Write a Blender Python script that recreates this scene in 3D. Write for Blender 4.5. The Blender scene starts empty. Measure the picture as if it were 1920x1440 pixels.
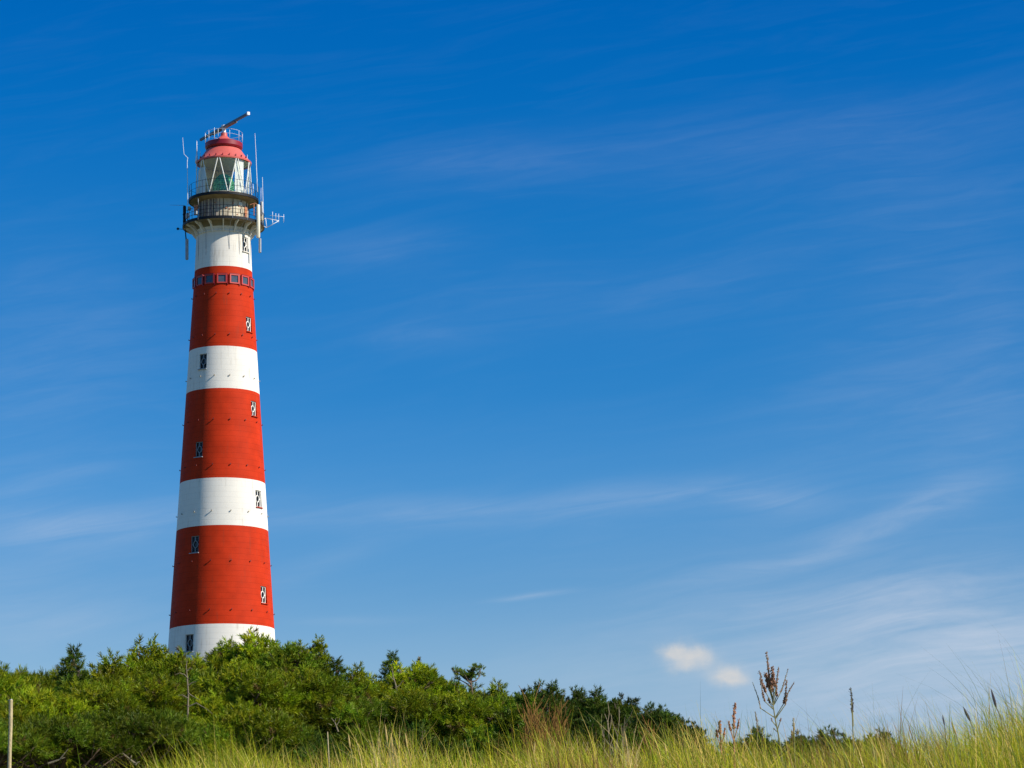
import bpy, math, random
import numpy as np
from mathutils import Vector, Matrix
sc = bpy.context.scene
C = sc.collection
R = math.radians
# ------------------------------------------------------------------ camera
F = 5430.0                     # focal length in pixels of the 1920 px wide photograph
PITCH, ROLL = 11.7, -0.96
cam = bpy.data.cameras.new('camera')
cam.lens = 36 * F / 1920; cam.clip_start = 0.5; cam.clip_end = 9000
camo = bpy.data.objects.new('camera', cam); C.objects.link(camo); sc.camera = camo
CM = Matrix.Rotation(R(90 + PITCH), 4, 'X') @ Matrix.Rotation(R(ROLL), 4, 'Z')
camo.matrix_world = CM
def ray(px, row):
    return (CM.to_3x3() @ Vector(((px - 960) / F, (720 - row) / F, -1))).normalized()
def at(px, row, Y):            # the point of the place seen at a pixel, at distance Y in front
    d = ray(px, row); return d * (Y / d.y)
# ------------------------------------------------------------------ light
SUN_EL, SUN_AZ = 38.0, 63.0    # azimuth: to the right of the direction back towards the camera
L = bpy.data.lights.new('sun', 'SUN'); L.energy = 5.0; L.angle = R(0.53); L.color = (1.0, 0.94, 0.84)
lo = bpy.data.objects.new('sun', L); C.objects.link(lo)
az = R(SUN_AZ + 5.7)
sd = Vector((math.sin(az) * math.cos(R(SUN_EL)), -math.cos(az) * math.cos(R(SUN_EL)), math.sin(R(SUN_EL))))
lo.rotation_euler = sd.to_track_quat('Z', 'Y').to_euler()
sc.view_settings.view_transform = 'Standard'; sc.view_settings.look = 'None'
sc.view_settings.gamma = 1; sc.view_settings.exposure = 0.45
EXPO = 2 ** 0.45
def lin(c): c = c / 255.0; return c / 12.92 if c <= .04045 else ((c + .055) / 1.055) ** 2.4
def rgb(r, g, b): return (lin(r), lin(g), lin(b), 1)
# ------------------------------------------------------------------ world
w = bpy.data.worlds.new('World'); sc.world = w; w.use_nodes = True
nt = w.node_tree; N = nt.nodes; LK = nt.links
bg = N['Background']; bg.inputs[1].default_value = 0.1
sky = N.new('ShaderNodeTexSky'); sky.sky_type = 'NISHITA'; sky.sun_disc = False
sky.sun_elevation = R(SUN_EL); sky.sun_rotation = math.atan2(sd.x, sd.y)
sky.air_density = 1.0; sky.dust_density = 0.3; sky.ozone_density = 3
def wm(op, a, b=None, c=None, clamp=False):
    n = N.new('ShaderNodeMath'); n.operation = op; n.use_clamp = clamp
    for i, v in enumerate((a, b, c)):
        if v is None: continue
        if isinstance(v, (int, float)): n.inputs[i].default_value = v
        else: LK.new(v, n.inputs[i])
    return n.outputs[0]
tc = N.new('ShaderNodeTexCoord')
sp = N.new('ShaderNodeSeparateXYZ'); LK.new(tc.outputs['Generated'], sp.inputs[0])
dx, dy, dz = sp.outputs
ramp = N.new('ShaderNodeValToRGB'); LK.new(dz, ramp.inputs[0])
# polarised deep blue: tint of the clear sky at each elevation in view (target colour / plain sky colour)
stops = [(4.25, (162, 192, 217), (177, 203, 209)), (5.97, (138, 183, 218), (160, 192, 211)),
         (7.75, (102, 163, 213), (150, 182, 206)), (9.6, (78, 151, 212), (139, 171, 200)), (11.55, (48, 134, 205), (128, 160, 194)),
         (14.9, (25, 121, 199), (117, 148, 186)), (17.2, (6, 110, 192), (110, 140, 178)), (19.2, (0, 102, 186), (104, 134, 172)),
         (60, (10, 155, 238), (104, 134, 172))]  # unseen upper sky, raised to add blue fill on the shaded sides
ramp.color_ramp.interpolation = 'LINEAR'
els = ramp.color_ramp.elements
while len(els) < len(stops): els.new(0.5)
for e, (a, t, p) in zip(els, stops):
    e.position = math.sin(R(a))
    e.color = tuple(lin(t[i]) / (lin(p[i]) * EXPO) for i in range(3)) + (1,)
mul = N.new('ShaderNodeMix'); mul.data_type = 'RGBA'; mul.blend_type = 'MULTIPLY'; mul.inputs[0].default_value = 1
LK.new(sky.outputs[0], mul.inputs[6]); LK.new(ramp.outputs[0], mul.inputs[7])
# cirrus: directions flattened to u = x/y, v = z/y, streaks are soft ellipses broken up by stretched noise
ys = wm('MAXIMUM', dy, 0.05)
u0, v0 = wm('DIVIDE', dx, ys), wm('DIVIDE', dz, ys)
def wnoise(vec, scale, detail, rough, dist=0.0):
    n = N.new('ShaderNodeTexNoise'); n.inputs['Scale'].default_value = scale; n.inputs['Detail'].default_value = detail
    n.inputs['Roughness'].default_value = rough; n.inputs['Distortion'].default_value = dist
    LK.new(vec, n.inputs['Vector']); return n
def comb(a, b, c=0.0):
    n = N.new('ShaderNodeCombineXYZ')
    for i, v in enumerate((a, b, c)):
        if isinstance(v, (int, float)): n.inputs[i].default_value = v
        else: LK.new(v, n.inputs[i])
    return n.outputs[0]
warp = wnoise(comb(u0, v0), 9, 2, .5)
wsp = N.new('ShaderNodeSeparateColor'); LK.new(warp.outputs['Color'], wsp.inputs[0])
u = wm('ADD', u0, wm('MULTIPLY', wm('SUBTRACT', wsp.outputs[0], .5), .03))
v = wm('ADD', v0, wm('MULTIPLY', wm('SUBTRACT', wsp.outputs[1], .5), .016))
def uv(px, row): d = ray(px, row); return d.x / d.y, d.z / d.y
def blob(px, row, deg, ln, wd, amt, uu=u, vv=v):
    a0, b0 = uv(px, row); c, s = math.cos(R(deg)), math.sin(R(deg))
    du, dv = wm('SUBTRACT', uu, a0), wm('SUBTRACT', vv, b0)
    A = wm('MULTIPLY', wm('ADD', wm('MULTIPLY', du, c), wm('MULTIPLY', dv, s)), F / ln)
    B = wm('MULTIPLY', wm('ADD', wm('MULTIPLY', du, -s), wm('MULTIPLY', dv, c)), F / wd)
    q = wm('ADD', wm('MULTIPLY', A, A), wm('MULTIPLY', B, B))
    return wm('MULTIPLY', wm('EXPONENT', wm('MULTIPLY', q, -1.0)), amt)
streaks = [  # px, row, tilt, half length, half width, amount
    (80, 1000, -2, 170, 26, .30), (30, 930, 18, 130, 22, .14), (300, 975, 6, 220, 30, .20), (760, 962, 3, 320, 26, .24),
    (1180, 930, 5, 240, 22, .28), (1420, 925, -8, 110, 20, .30), (1380, 1075, 13, 190, 16, .26), (1640, 990, 17, 190, 22, .30),
    (1760, 925, 20, 120, 24, .22), (1000, 1122, 8, 70, 5, .34), (640, 1172, -2, 90, 7, .16), (1720, 1110, 4, 220, 22, .22),
    (1700, 1180, 3, 330, 50, .18), (1500, 1010, 10, 480, 110, .10), (1650, 740, 14, 280, 80, .10), (1850, 800, 30, 160, 50, .12),
    (1500, 250, 6, 520, 55, .13), (1700, 350, 4, 330, 70, .10), (900, 310, 8, 230, 45, .12), (680, 480, 3, 170, 34, .15),
    (980, 560, 5, 330, 60, .08), (770, 640, -4, 120, 22, .12), (1350, 520, 12, 260, 50, .08), (180, 560, -12, 170, 70, .06),
    (200, 680, 10, 170, 40, .08), (60, 1180, 3, 150, 30, .14), (150, 890, 5, 70, 14, .12), (1880, 600, 60, 120, 60, .08),
    (1780, 480, 30, 200, 90, .07), (1720, 1310, 2, 460, 120, .66), (1150, 1265, 3, 300, 50, .12), (1400, 1150, 4, 260, 30, .14), (600, 1060, 20, 130, 20, .12), (40, 720, 10, 260, 190, .13), (60, 1120, 0, 300, 90, .16), (1880, 1210, 0, 330, 120, .34), (1800, 640, 20, 260, 160, .10)]
acc = None
for s_ in streaks:
    b_ = blob(*s_[:4], s_[4] * 1.25, s_[5] * (.62 if s_[1] < 700 else .75 if s_[1] < 1100 else .95)); acc = b_ if acc is None else wm('ADD', acc, b_)
# two families of fibres
r1 = wnoise(comb(wm('MULTIPLY', wm('ADD', u, wm('MULTIPLY', v, .25)), 1.0), wm('MULTIPLY', wm('SUBTRACT', v, wm('MULTIPLY', u, .16)), 9.0)), 16, 7, .62, .6)
r2 = wnoise(comb(wm('MULTIPLY', u, 1.0), wm('MULTIPLY', v, 3.0)), 60, 6, .6, .3)
fib = wm('MULTIPLY', wm('SUBTRACT', r1.outputs[0], .30), 2.6, clamp=True)
fib = wm('ADD', wm('ADD', wm('MULTIPLY', fib, .55), wm('MULTIPLY', r2.outputs[0], .35)), .12)
cir = wm('MULTIPLY', acc, fib)
veil = wm('MULTIPLY', wm('SUBTRACT', r1.outputs[0], .46, clamp=True), .04)      # faint fibres everywhere
cir = wm('ADD', cir, veil, clamp=True)
# two small fair-weather clouds low on the right, with torn edges
puffn = wnoise(comb(u0, v0), 110, 5, .6)
psp = N.new('ShaderNodeSeparateColor'); LK.new(puffn.outputs['Color'], psp.inputs[0])
up = wm('ADD', u0, wm('MULTIPLY', wm('SUBTRACT', psp.outputs[0], .5), .007))
vp = wm('ADD', v0, wm('MULTIPLY', wm('SUBTRACT', psp.outputs[1], .5), .006))
puffs = [(1290, 1230, -4, 44, 24, 1.0), (1258, 1220, 0, 22, 15, .5), (1320, 1224, -12, 22, 12, .35), (1285, 1250, 0, 28, 10, .4),
         (1366, 1266, 0, 34, 20, 1.0), (1388, 1276, 0, 28, 14, .3)]
pacc = None
for s_ in puffs:
    b_ = blob(*s_, uu=up, vv=vp); pacc = b_ if pacc is None else wm('ADD', pacc, b_)
pacc = wm('MULTIPLY', wm('POWER', pacc, 1.4), .68)
pacc = wm('MULTIPLY', wm('MINIMUM', pacc, .66), wm('ADD', wm('MULTIPLY', wnoise(comb(u0, wm('MULTIPLY', v0, 1.6)), 240, 6, .65).outputs[0], .7), .62), clamp=True)
front = wm('GREATER_THAN', dy, .1)
def wmix(fac, a, col):
    m = N.new('ShaderNodeMix'); m.data_type = 'RGBA'; LK.new(fac, m.inputs[0]); LK.new(a, m.inputs[6]); m.inputs[7].default_value = col
    return m.outputs[2]
k = 10 / EXPO
def wc(r, g, b): return (lin(r) * k, lin(g) * k, lin(b) * k, 1)
col = wmix(wm('MULTIPLY', cir, front), mul.outputs[2], wc(196, 208, 226))
col = wmix(wm('MULTIPLY', pacc, front), col, wc(226, 219, 211))
LK.new(col, bg.inputs[0])

# ------------------------------------------------------------------ helpers
rng = np.random.default_rng(7); random.seed(7)
def tag(o, label=None, cat=None, group=None, kind=None):
    for k_, v_ in (('label', label), ('category', cat), ('group', group), ('kind', kind)):
        if v_: o[k_] = v_
    return o
def link(name, me, mat, parent=None, **kw):
    if mat is not None and not me.materials:
        for m in (mat if isinstance(mat, (list, tuple)) else [mat]): me.materials.append(m)
    o = bpy.data.objects.new(name, me); C.objects.link(o)
    if parent: o.parent = parent
    return tag(o, **kw)
def empty(name, loc=(0, 0, 0), rz=0, **kw):
    o = bpy.data.objects.new(name, None); C.objects.link(o); o.location = loc; o.rotation_euler = (0, 0, rz)
    o.empty_display_size = .3
    return tag(o, **kw)
class MB:
    def __init__(s): s.v, s.f, s.mi, s.sm = [], [], [], []
    def add(s, vs, fs, mi=0, smooth=False):
        b = len(s.v); s.v += [tuple(x) for x in vs]
        for f in fs: s.f.append(tuple(i + b for i in f)); s.mi.append(mi); s.sm.append(smooth)
        return s
    def box(s, c, size, M=None, mi=0):
        c = Vector(c); M = M or Matrix.Identity(3); hx, hy, hz = [q / 2 for q in size]
        vs = [c + M @ Vector((a * hx, b * hy, d * hz)) for a in (-1, 1) for b in (-1, 1) for d in (-1, 1)]
        return s.add(vs, [(0, 1, 3, 2), (4, 6, 7, 5), (0, 4, 5, 1), (2, 3, 7, 6), (0, 2, 6, 4), (1, 5, 7, 3)], mi)
    def tube(s, pts, rad, n=6, mi=0, cap=True, smooth=True):
        pts = [Vector(p) for p in pts]
        if not isinstance(rad, (list, tuple)): rad = [rad] * len(pts)
        vs, prev = [], None
        for i, p in enumerate(pts):
            t = (pts[min(i + 1, len(pts) - 1)] - pts[max(i - 1, 0)]).normalized()
            a = prev if prev is not None else (Vector((0, 0, 1)) if abs(t.z) < .9 else Vector((1, 0, 0)))
            x = (a - t * a.dot(t))
            if x.length < 1e-6: x = t.orthogonal()
            x.normalize(); y = t.cross(x); prev = x
            for k_ in range(n):
                g = 2 * math.pi * k_ / n; vs.append(p + (x * math.cos(g) + y * math.sin(g)) * rad[i])
        fs = [(i * n + k_, i * n + (k_ + 1) % n, (i + 1) * n + (k_ + 1) % n, (i + 1) * n + k_) for i in range(len(pts) - 1) for k_ in range(n)]
        s.add(vs, fs, mi, smooth)
        if cap:
            b = len(s.v) - len(vs)
            s.f.append(tuple(b + k_ for k_ in reversed(range(n)))); s.mi.append(mi); s.sm.append(False)
            e = b + (len(pts) - 1) * n; s.f.append(tuple(e + k_ for k_ in range(n))); s.mi.append(mi); s.sm.append(False)
        return s
    def lathe(s, prof, n=96, mi=0, smooth=True, close=False):   # prof: (r, z)
        vs = [(r * math.sin(2 * math.pi * k_ / n), -r * math.cos(2 * math.pi * k_ / n), z) for r, z in prof for k_ in range(n)]
        m = len(prof); rr = range(m if close else m - 1)
        fs = [(i * n + k_, i * n + (k_ + 1) % n, ((i + 1) % m) * n + (k_ + 1) % n, ((i + 1) % m) * n + k_) for i in rr for k_ in range(n)]
        return s.add(vs, fs, mi, smooth)
    def ring(s, r, z, t, n=96, mi=0):           # a thin round rail
        pts = [(r + t * math.cos(a), z + t * math.sin(a)) for a in (0, math.pi / 2, math.pi, 1.5 * math.pi)]
        return s.lathe(pts, n, mi, True, True)
    def mesh(s, name='m', sharp=None):
        me = bpy.data.meshes.new(name); me.from_pydata(s.v, [], s.f)
        me.polygons.foreach_set('material_index', s.mi); me.polygons.foreach_set('use_smooth', s.sm)
        me.update()
        if sharp:
            import bmesh
            bm = bmesh.new(); bm.from_mesh(me)
            for e in bm.edges:
                if len(e.link_faces) == 2 and e.calc_face_angle(0) > R(sharp): e.smooth = False
            bm.to_mesh(me); bm.free()
        return me
    def build(s, name, mat, parent=None, sharp=30, **kw): return link(name, s.mesh(name, sharp), mat, parent, **kw)
def tri_mesh(name, V, Fc, nper, colr=None):
    me = bpy.data.meshes.new(name); nf = len(Fc)
    me.vertices.add(len(V)); me.vertices.foreach_set('co', V.astype(np.float32).ravel())
    me.loops.add(nf * nper); me.loops.foreach_set('vertex_index', Fc.astype(np.int32).ravel())
    me.polygons.add(nf); me.polygons.foreach_set('loop_start', np.arange(nf, dtype=np.int32) * nper)
    me.polygons.foreach_set('loop_total', np.full(nf, nper, dtype=np.int32))
    me.update(calc_edges=True)
    if colr is not None:
        a = me.color_attributes.new('tint', 'FLOAT_COLOR', 'POINT')
        a.data.foreach_set('color', np.concatenate([colr, np.ones((len(colr), 1))], 1).astype(np.float32).ravel())
    return me
# ------------------------------------------------------------------ materials
def mat(name, base, rough=.6, metal=0.0, var=.12, scale=3.0, bump=0.0, bscale=40, diff=0.0, streak=None, seams=None, spec=.5, seamk=.22):
    m = bpy.data.materials.new(name); m.use_nodes = True; t = m.node_tree; n, l = t.nodes, t.links
    p = n['Principled BSDF']; p.inputs['Roughness'].default_value = rough; p.inputs['Metallic'].default_value = metal
    p.inputs['Diffuse Roughness'].default_value = diff; p.inputs['Specular IOR Level'].default_value = spec
    co = n.new('ShaderNodeTexCoord')
    no = n.new('ShaderNodeTexNoise'); no.inputs['Scale'].default_value = scale; no.inputs['Detail'].default_value = 6
    l.new(co.outputs['Object'], no.inputs['Vector'])
    mr = n.new('ShaderNodeMapRange'); mr.inputs[1].default_value = .25; mr.inputs[2].default_value = .75
    mr.inputs[3].default_value = 1 - var; mr.inputs[4].default_value = 1 + var; l.new(no.outputs[0], mr.inputs[0])
    mx = n.new('ShaderNodeMix'); mx.data_type = 'RGBA'; mx.blend_type = 'MULTIPLY'; mx.inputs[0].default_value = 1
    mx.inputs[6].default_value = (*base, 1); l.new(mr.outputs[0], mx.inputs[7]); out = mx.outputs[2]
    if streak:                                    # vertical run-off stains: (colour, amount)
        sm_ = n.new('ShaderNodeMapping'); sm_.inputs['Scale'].default_value = (2.2, 2.2, .16); l.new(co.outputs['Object'], sm_.inputs[0])
        sn = n.new('ShaderNodeTexNoise'); sn.inputs['Scale'].default_value = 1.6; sn.inputs['Detail'].default_value = 8; sn.inputs['Roughness'].default_value = .65
        l.new(sm_.outputs[0], sn.inputs['Vector'])
        pn = n.new('ShaderNodeTexNoise'); pn.inputs['Scale'].default_value = .5; l.new(co.outputs['Object'], pn.inputs['Vector'])
        r_ = n.new('ShaderNodeMapRange'); r_.inputs[1].default_value = .52; r_.inputs[2].default_value = .72; l.new(sn.outputs[0], r_.inputs[0])
        r2_ = n.new('ShaderNodeMapRange'); r2_.inputs[1].default_value = .4; r2_.inputs[2].default_value = .65; l.new(pn.outputs[0], r2_.inputs[0])
        q = n.new('ShaderNodeMath'); q.operation = 'MULTIPLY'; l.new(r_.outputs[0], q.inputs[0]); l.new(r2_.outputs[0], q.inputs[1])
        q2 = n.new('ShaderNodeMath'); q2.operation = 'MULTIPLY'; l.new(q.outputs[0], q2.inputs[0]); q2.inputs[1].default_value = streak[1]
        m2 = n.new('ShaderNodeMix'); m2.data_type = 'RGBA'; l.new(q2.outputs[0], m2.inputs[0]); l.new(out, m2.inputs[6]); m2.inputs[7].default_value = (*streak[0], 1)
        out = m2.outputs[2]
    h = None
    if seams:                                     # bolted plate joints every so many metres
        sx = n.new('ShaderNodeSeparateXYZ'); l.new(co.outputs['Object'], sx.inputs[0])
        md = n.new('ShaderNodeMath'); md.operation = 'PINGPONG'; l.new(sx.outputs[2], md.inputs[0]); md.inputs[1].default_value = seams / 2
        lt = n.new('ShaderNodeMapRange'); lt.inputs[1].default_value = 0; lt.inputs[2].default_value = .035; l.new(md.outputs[0], lt.inputs[0])
        h = lt.outputs[0]
        m3 = n.new('ShaderNodeMix'); m3.data_type = 'RGBA'; m3.blend_type = 'MULTIPLY'; m3.inputs[0].default_value = seamk
        l.new(out, m3.inputs[6]); l.new(h, m3.inputs[7]); out = m3.outputs[2]
    l.new(out, p.inputs['Base Color'])
    if bump or h is not None:
        bn = n.new('ShaderNodeTexNoise'); bn.inputs['Scale'].default_value = bscale; bn.inputs['Detail'].default_value = 4
        l.new(co.outputs['Object'], bn.inputs['Vector'])
        src = bn.outputs[0]
        if h is not None:
            ad = n.new('ShaderNodeMath'); ad.operation = 'ADD'; l.new(bn.outputs[0], ad.inputs[0]); l.new(h, ad.inputs[1]); src = ad.outputs[0]
        bu = n.new('ShaderNodeBump'); bu.inputs['Strength'].default_value = max(bump, .2); bu.inputs['Distance'].default_value = .02
        l.new(src, bu.inputs['Height']); l.new(bu.outputs[0], p.inputs['Normal'])
    return m
def leafmat(name, trans=.3, gain=1.0, rough=.6):
    m = bpy.data.materials.new(name); m.use_nodes = True; t = m.node_tree; n, l = t.nodes, t.links
    n.remove(n['Principled BSDF']); o = n['Material Output']
    a = n.new('ShaderNodeAttribute'); a.attribute_name = 'tint'
    oi = n.new('ShaderNodeObjectInfo')
    mr = n.new('ShaderNodeMapRange'); mr.inputs[3].default_value = .8 * gain; mr.inputs[4].default_value = 1.2 * gain; l.new(oi.outputs['Random'], mr.inputs[0])
    mx = n.new('ShaderNodeMix'); mx.data_type = 'RGBA'; mx.blend_type = 'MULTIPLY'; mx.inputs[0].default_value = 1
    l.new(a.outputs['Color'], mx.inputs[6]); l.new(mr.outputs[0], mx.inputs[7])
    d = n.new('ShaderNodeBsdfDiffuse'); tr = n.new('ShaderNodeBsdfTranslucent'); g = n.new('ShaderNodeBsdfGlossy'); g.inputs['Roughness'].default_value = rough * .7
    l.new(mx.outputs[2], d.inputs[0]); l.new(mx.outputs[2], tr.inputs[0])
    ms = n.new('ShaderNodeMixShader'); ms.inputs[0].default_value = trans; l.new(d.outputs[0], ms.inputs[1]); l.new(tr.outputs[0], ms.inputs[2])
    m2 = n.new('ShaderNodeMixShader'); m2.inputs[0].default_value = .012; l.new(ms.outputs[0], m2.inputs[1]); l.new(g.outputs[0], m2.inputs[2])
    l.new(m2.outputs[0], o.inputs[0]); return m
RED = mat('red_paint', (.50, .034, .008), .62, diff=.25, var=.15, scale=.9, bump=.25, bscale=14, seams=.553, streak=((.30, .045, .02), .8), spec=.05)
WHITE = mat('white_paint', (.83, .775, .68), .6, diff=.6, var=.04, scale=.6, bump=.2, bscale=14, seams=.553, streak=((.36, .28, .18), .6), spec=.2, seamk=.09)
CREAM = mat('cream_paint', (.50, .43, .30), .65, var=.35, scale=2.2, bump=.2, bscale=12, streak=((.13, .09, .06), 1.0))
ROOFRED = mat('faded_roof_red', (.62, .115, .085), .5, diff=.5, var=.08, scale=2)
DARKRED = mat('dark_red_paint', (.23, .004, .012), .45, var=.1, scale=2)
BLACK = mat('black_iron', (.007, .008, .011), .55, var=.3, scale=4, spec=.25)
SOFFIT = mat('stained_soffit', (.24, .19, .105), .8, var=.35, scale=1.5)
GREYM = mat('grey_metal', (.30, .31, .32), .5, metal=.2, var=.15)
PALEM = mat('pale_fibreglass', (.74, .75, .76), .45, var=.05)
BEIGE = mat('beige_fibreglass', (.72, .66, .50), .5, var=.06)
RUST = mat('rusty_orange_metal', (.42, .16, .07), .7, var=.3, scale=6)
STUD = mat('dark_stud_paint', (.16, .02, .014), .7, var=.2)
STUDW = mat('stained_stud_paint', (.33, .29, .22), .7, var=.2)
BAYRED = mat('light_red_frame', (.48, .040, .028), .5, var=.05)
DARKG = mat('dark_window_glass', (.012, .016, .022), .25, var=.2)
GREYG = mat('grey_window_glass', (.065, .08, .10), .15, var=.2)
WOODF = mat('white_window_wood', (.78, .74, .66), .55, var=.08)
WOODP = mat('weathered_post_wood', (.42, .33, .17), .8, var=.25, scale=9, bump=.5, bscale=30)
SILVER = mat('silver_grey_bark', (.20, .16, .10), .9, spec=.1, var=.3, scale=6, bump=.5)
BARK = mat('pine_bark', (.13, .085, .055), .9, var=.35, scale=8, bump=.6)
KHAKI = mat('lantern_inner_lining', (.78, .66, .38), .7, var=.15)
CURTAIN = mat('pale_lantern_blind', (.80, .78, .70), .7, var=.06, scale=2)
LENSG = mat('green_lens_glass', (.22, .58, .32), .25, var=.6, scale=5, spec=.9)
SEED = mat('brown_dock_seed', (.27, .135, .075), .8, var=.35, scale=50)
SEEDD = mat('dark_seed_spike', (.055, .045, .05), .8, var=.3, scale=50)
RUSTY = mat('rusty_weed', (.38, .18, .095), .85, var=.3, scale=40, spec=.1)
STEM = mat('olive_stem', (.22, .20, .07), .7, var=.2, scale=30)
TWIG = mat('orange_brown_twig', (.17, .088, .026), .9, spec=.05, var=.3, scale=20)
STRAW = mat('straw', (.46, .33, .12), .8, spec=.15, var=.2, scale=30)
GL = bpy.data.materials.new('lantern_glass'); GL.use_nodes = True
_n, _l = GL.node_tree.nodes, GL.node_tree.links; _n.remove(_n['Principled BSDF'])
_t = _n.new('ShaderNodeBsdfTransparent'); _t.inputs[0].default_value = (.93, .96, .94, 1); _g = _n.new('ShaderNodeBsdfGlossy'); _g.inputs['Roughness'].default_value = .06
_x = _n.new('ShaderNodeMixShader'); _x.inputs[0].default_value = .08; _l.new(_t.outputs[0], _x.inputs[1]); _l.new(_g.outputs[0], _x.inputs[2]); _l.new(_x.outputs[0], _n['Material Output'].inputs[0])

# ------------------------------------------------------------------ ground: one dune sheet out to the horizon
LX, LY = at(417.5, 850, 280).x, 280.0
def sstep(a, b, x): t = np.clip((x - a) / (b - a), 0, 1); return t * t * (3 - 2 * t)
crest_px = [-900, -200, 150, 260, 400, 560, 750, 1000, 1200, 1350, 1500, 1700, 1800, 1920, 2300, 3000]
crest_row = [1490, 1480, 1462, 1446, 1420, 1405, 1402, 1396, 1390, 1394, 1389, 1376, 1346, 1308, 1270, 1240]
crest_x = [at(p, r, 15).x for p, r in zip(crest_px, crest_row)]
crest_z = [at(p, r, 15).z - .37 for p, r in zip(crest_px, crest_row)]
def ground(x, y):
    x = np.asarray(x, float); y = np.asarray(y, float)
    base = np.interp(y, [-4000, -20, 0, 6, 26, 45, 60, 78, 100, 140, 240, 420, 700, 1200, 9000],
                     [-2, -1.7, -1.6, -1.3, .7, 1.5, 2.3, 3.6, 4.6, 5.0, 4.0, 1.5, -2, -3, -3])
    cz = np.interp(x, crest_x, crest_z)
    k_ = np.exp(-((y - 15.5) / 4.6) ** 2)
    base = base * (1 - k_) + cz * k_
    hill = (28.2 - 3.6) * np.exp(-((x - LX) / 30) ** 2 * .5 - ((y - 285) / 52) ** 2 * .5)
    big = sstep(20, 70, y)
    bumps = .35 * np.sin(x * .21 + 1.3) * np.sin(y * .17) * big + .8 * np.sin(x * .031 + 2) * np.sin(y * .027) * sstep(110, 260, y)
    small = .04 * np.sin(x * 2.1) * np.cos(y * 1.7)
    return base + hill + bumps + small
xs = np.concatenate([-np.geomspace(4500, 60, 22), np.linspace(-56, -7, 50), np.linspace(-6.6, 6.6, 61), np.linspace(7, 56, 50), np.geomspace(60, 4500, 22)])
ys_ = np.concatenate([[-4000, -1500, -500, -150, -50], np.linspace(-20, 8, 20), np.linspace(8.4, 26, 50), np.linspace(26.8, 120, 90), np.linspace(123, 420, 80), np.geomspace(440, 8500, 22)])
X, Y = np.meshgrid(xs, ys_); Z = ground(X, Y)
V = np.stack([X, Y, Z], -1).reshape(-1, 3); nx = len(xs); i_, j_ = np.meshgrid(np.arange(len(ys_) - 1), np.arange(nx - 1), indexing='ij')
q_ = (i_ * nx + j_).ravel(); Fc = np.stack([q_, q_ + 1, q_ + nx + 1, q_ + nx], -1)
gm = tri_mesh('ground', V, Fc, 4); gm.polygons.foreach_set('use_smooth', [True] * len(gm.polygons))
GROUND = mat('dune_ground', (.075, .08, .028), .95, var=.5, scale=.8, bump=.5, bscale=6)
link('ground', gm, GROUND, kind='structure')

# ------------------------------------------------------------------ lighthouse
rz = math.atan2(-LX, LY)
S = LY / F / ray(417.5, 850).y * 1.0                      # rough metres per pixel there
TM = Matrix.Translation((LX, LY, 0)) @ Matrix.Rotation(rz, 4, 'Z')
TMi = TM.inverted()
def zrow(row, r, px=417.5):                               # height of a front rim of radius r seen at a row
    return at(px, row, LY - r).z
def metres(hw, row): return (at(417.5 + hw, row, LY) - at(417.5, row, LY)).length
def lp(px, row, dep=0.0): return TMi @ at(px, row, LY - dep)   # local point, dep metres nearer than the axis
BASEZ = float(ground(LX, LY)) - 1.0
prof_rows = [(1182, 98.2), (998, 85.8), (908, 79.8), (740, 68.6), (660, 63.4), (512, 53.6), (448, 50.8)]
pz = [(at(417.5, r_, LY).z, metres(h_, r_)) for r_, h_ in prof_rows]
zs_, rs_ = [a for a, b in pz], [b for a, b in pz]
def rad(z):
    if z < zs_[0]: return rs_[0] + (zs_[0] - z) * (rs_[0] - rs_[1]) / (zs_[1] - zs_[0])
    return float(np.interp(z, zs_, rs_))
def zf(row):                                             # front row on the shaft -> height
    z = at(417.5, row, LY).z
    for _ in range(4): z = zrow(row, rad(z))
    return z
LH = empty('lighthouse', (LX, LY, 0), rz, label='tall tapering lighthouse with red and white bands rising behind the pines', cat='lighthouse')
def pol(a, r, z): a = R(a); return Vector((r * math.sin(a), -r * math.cos(a), z))
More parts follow.
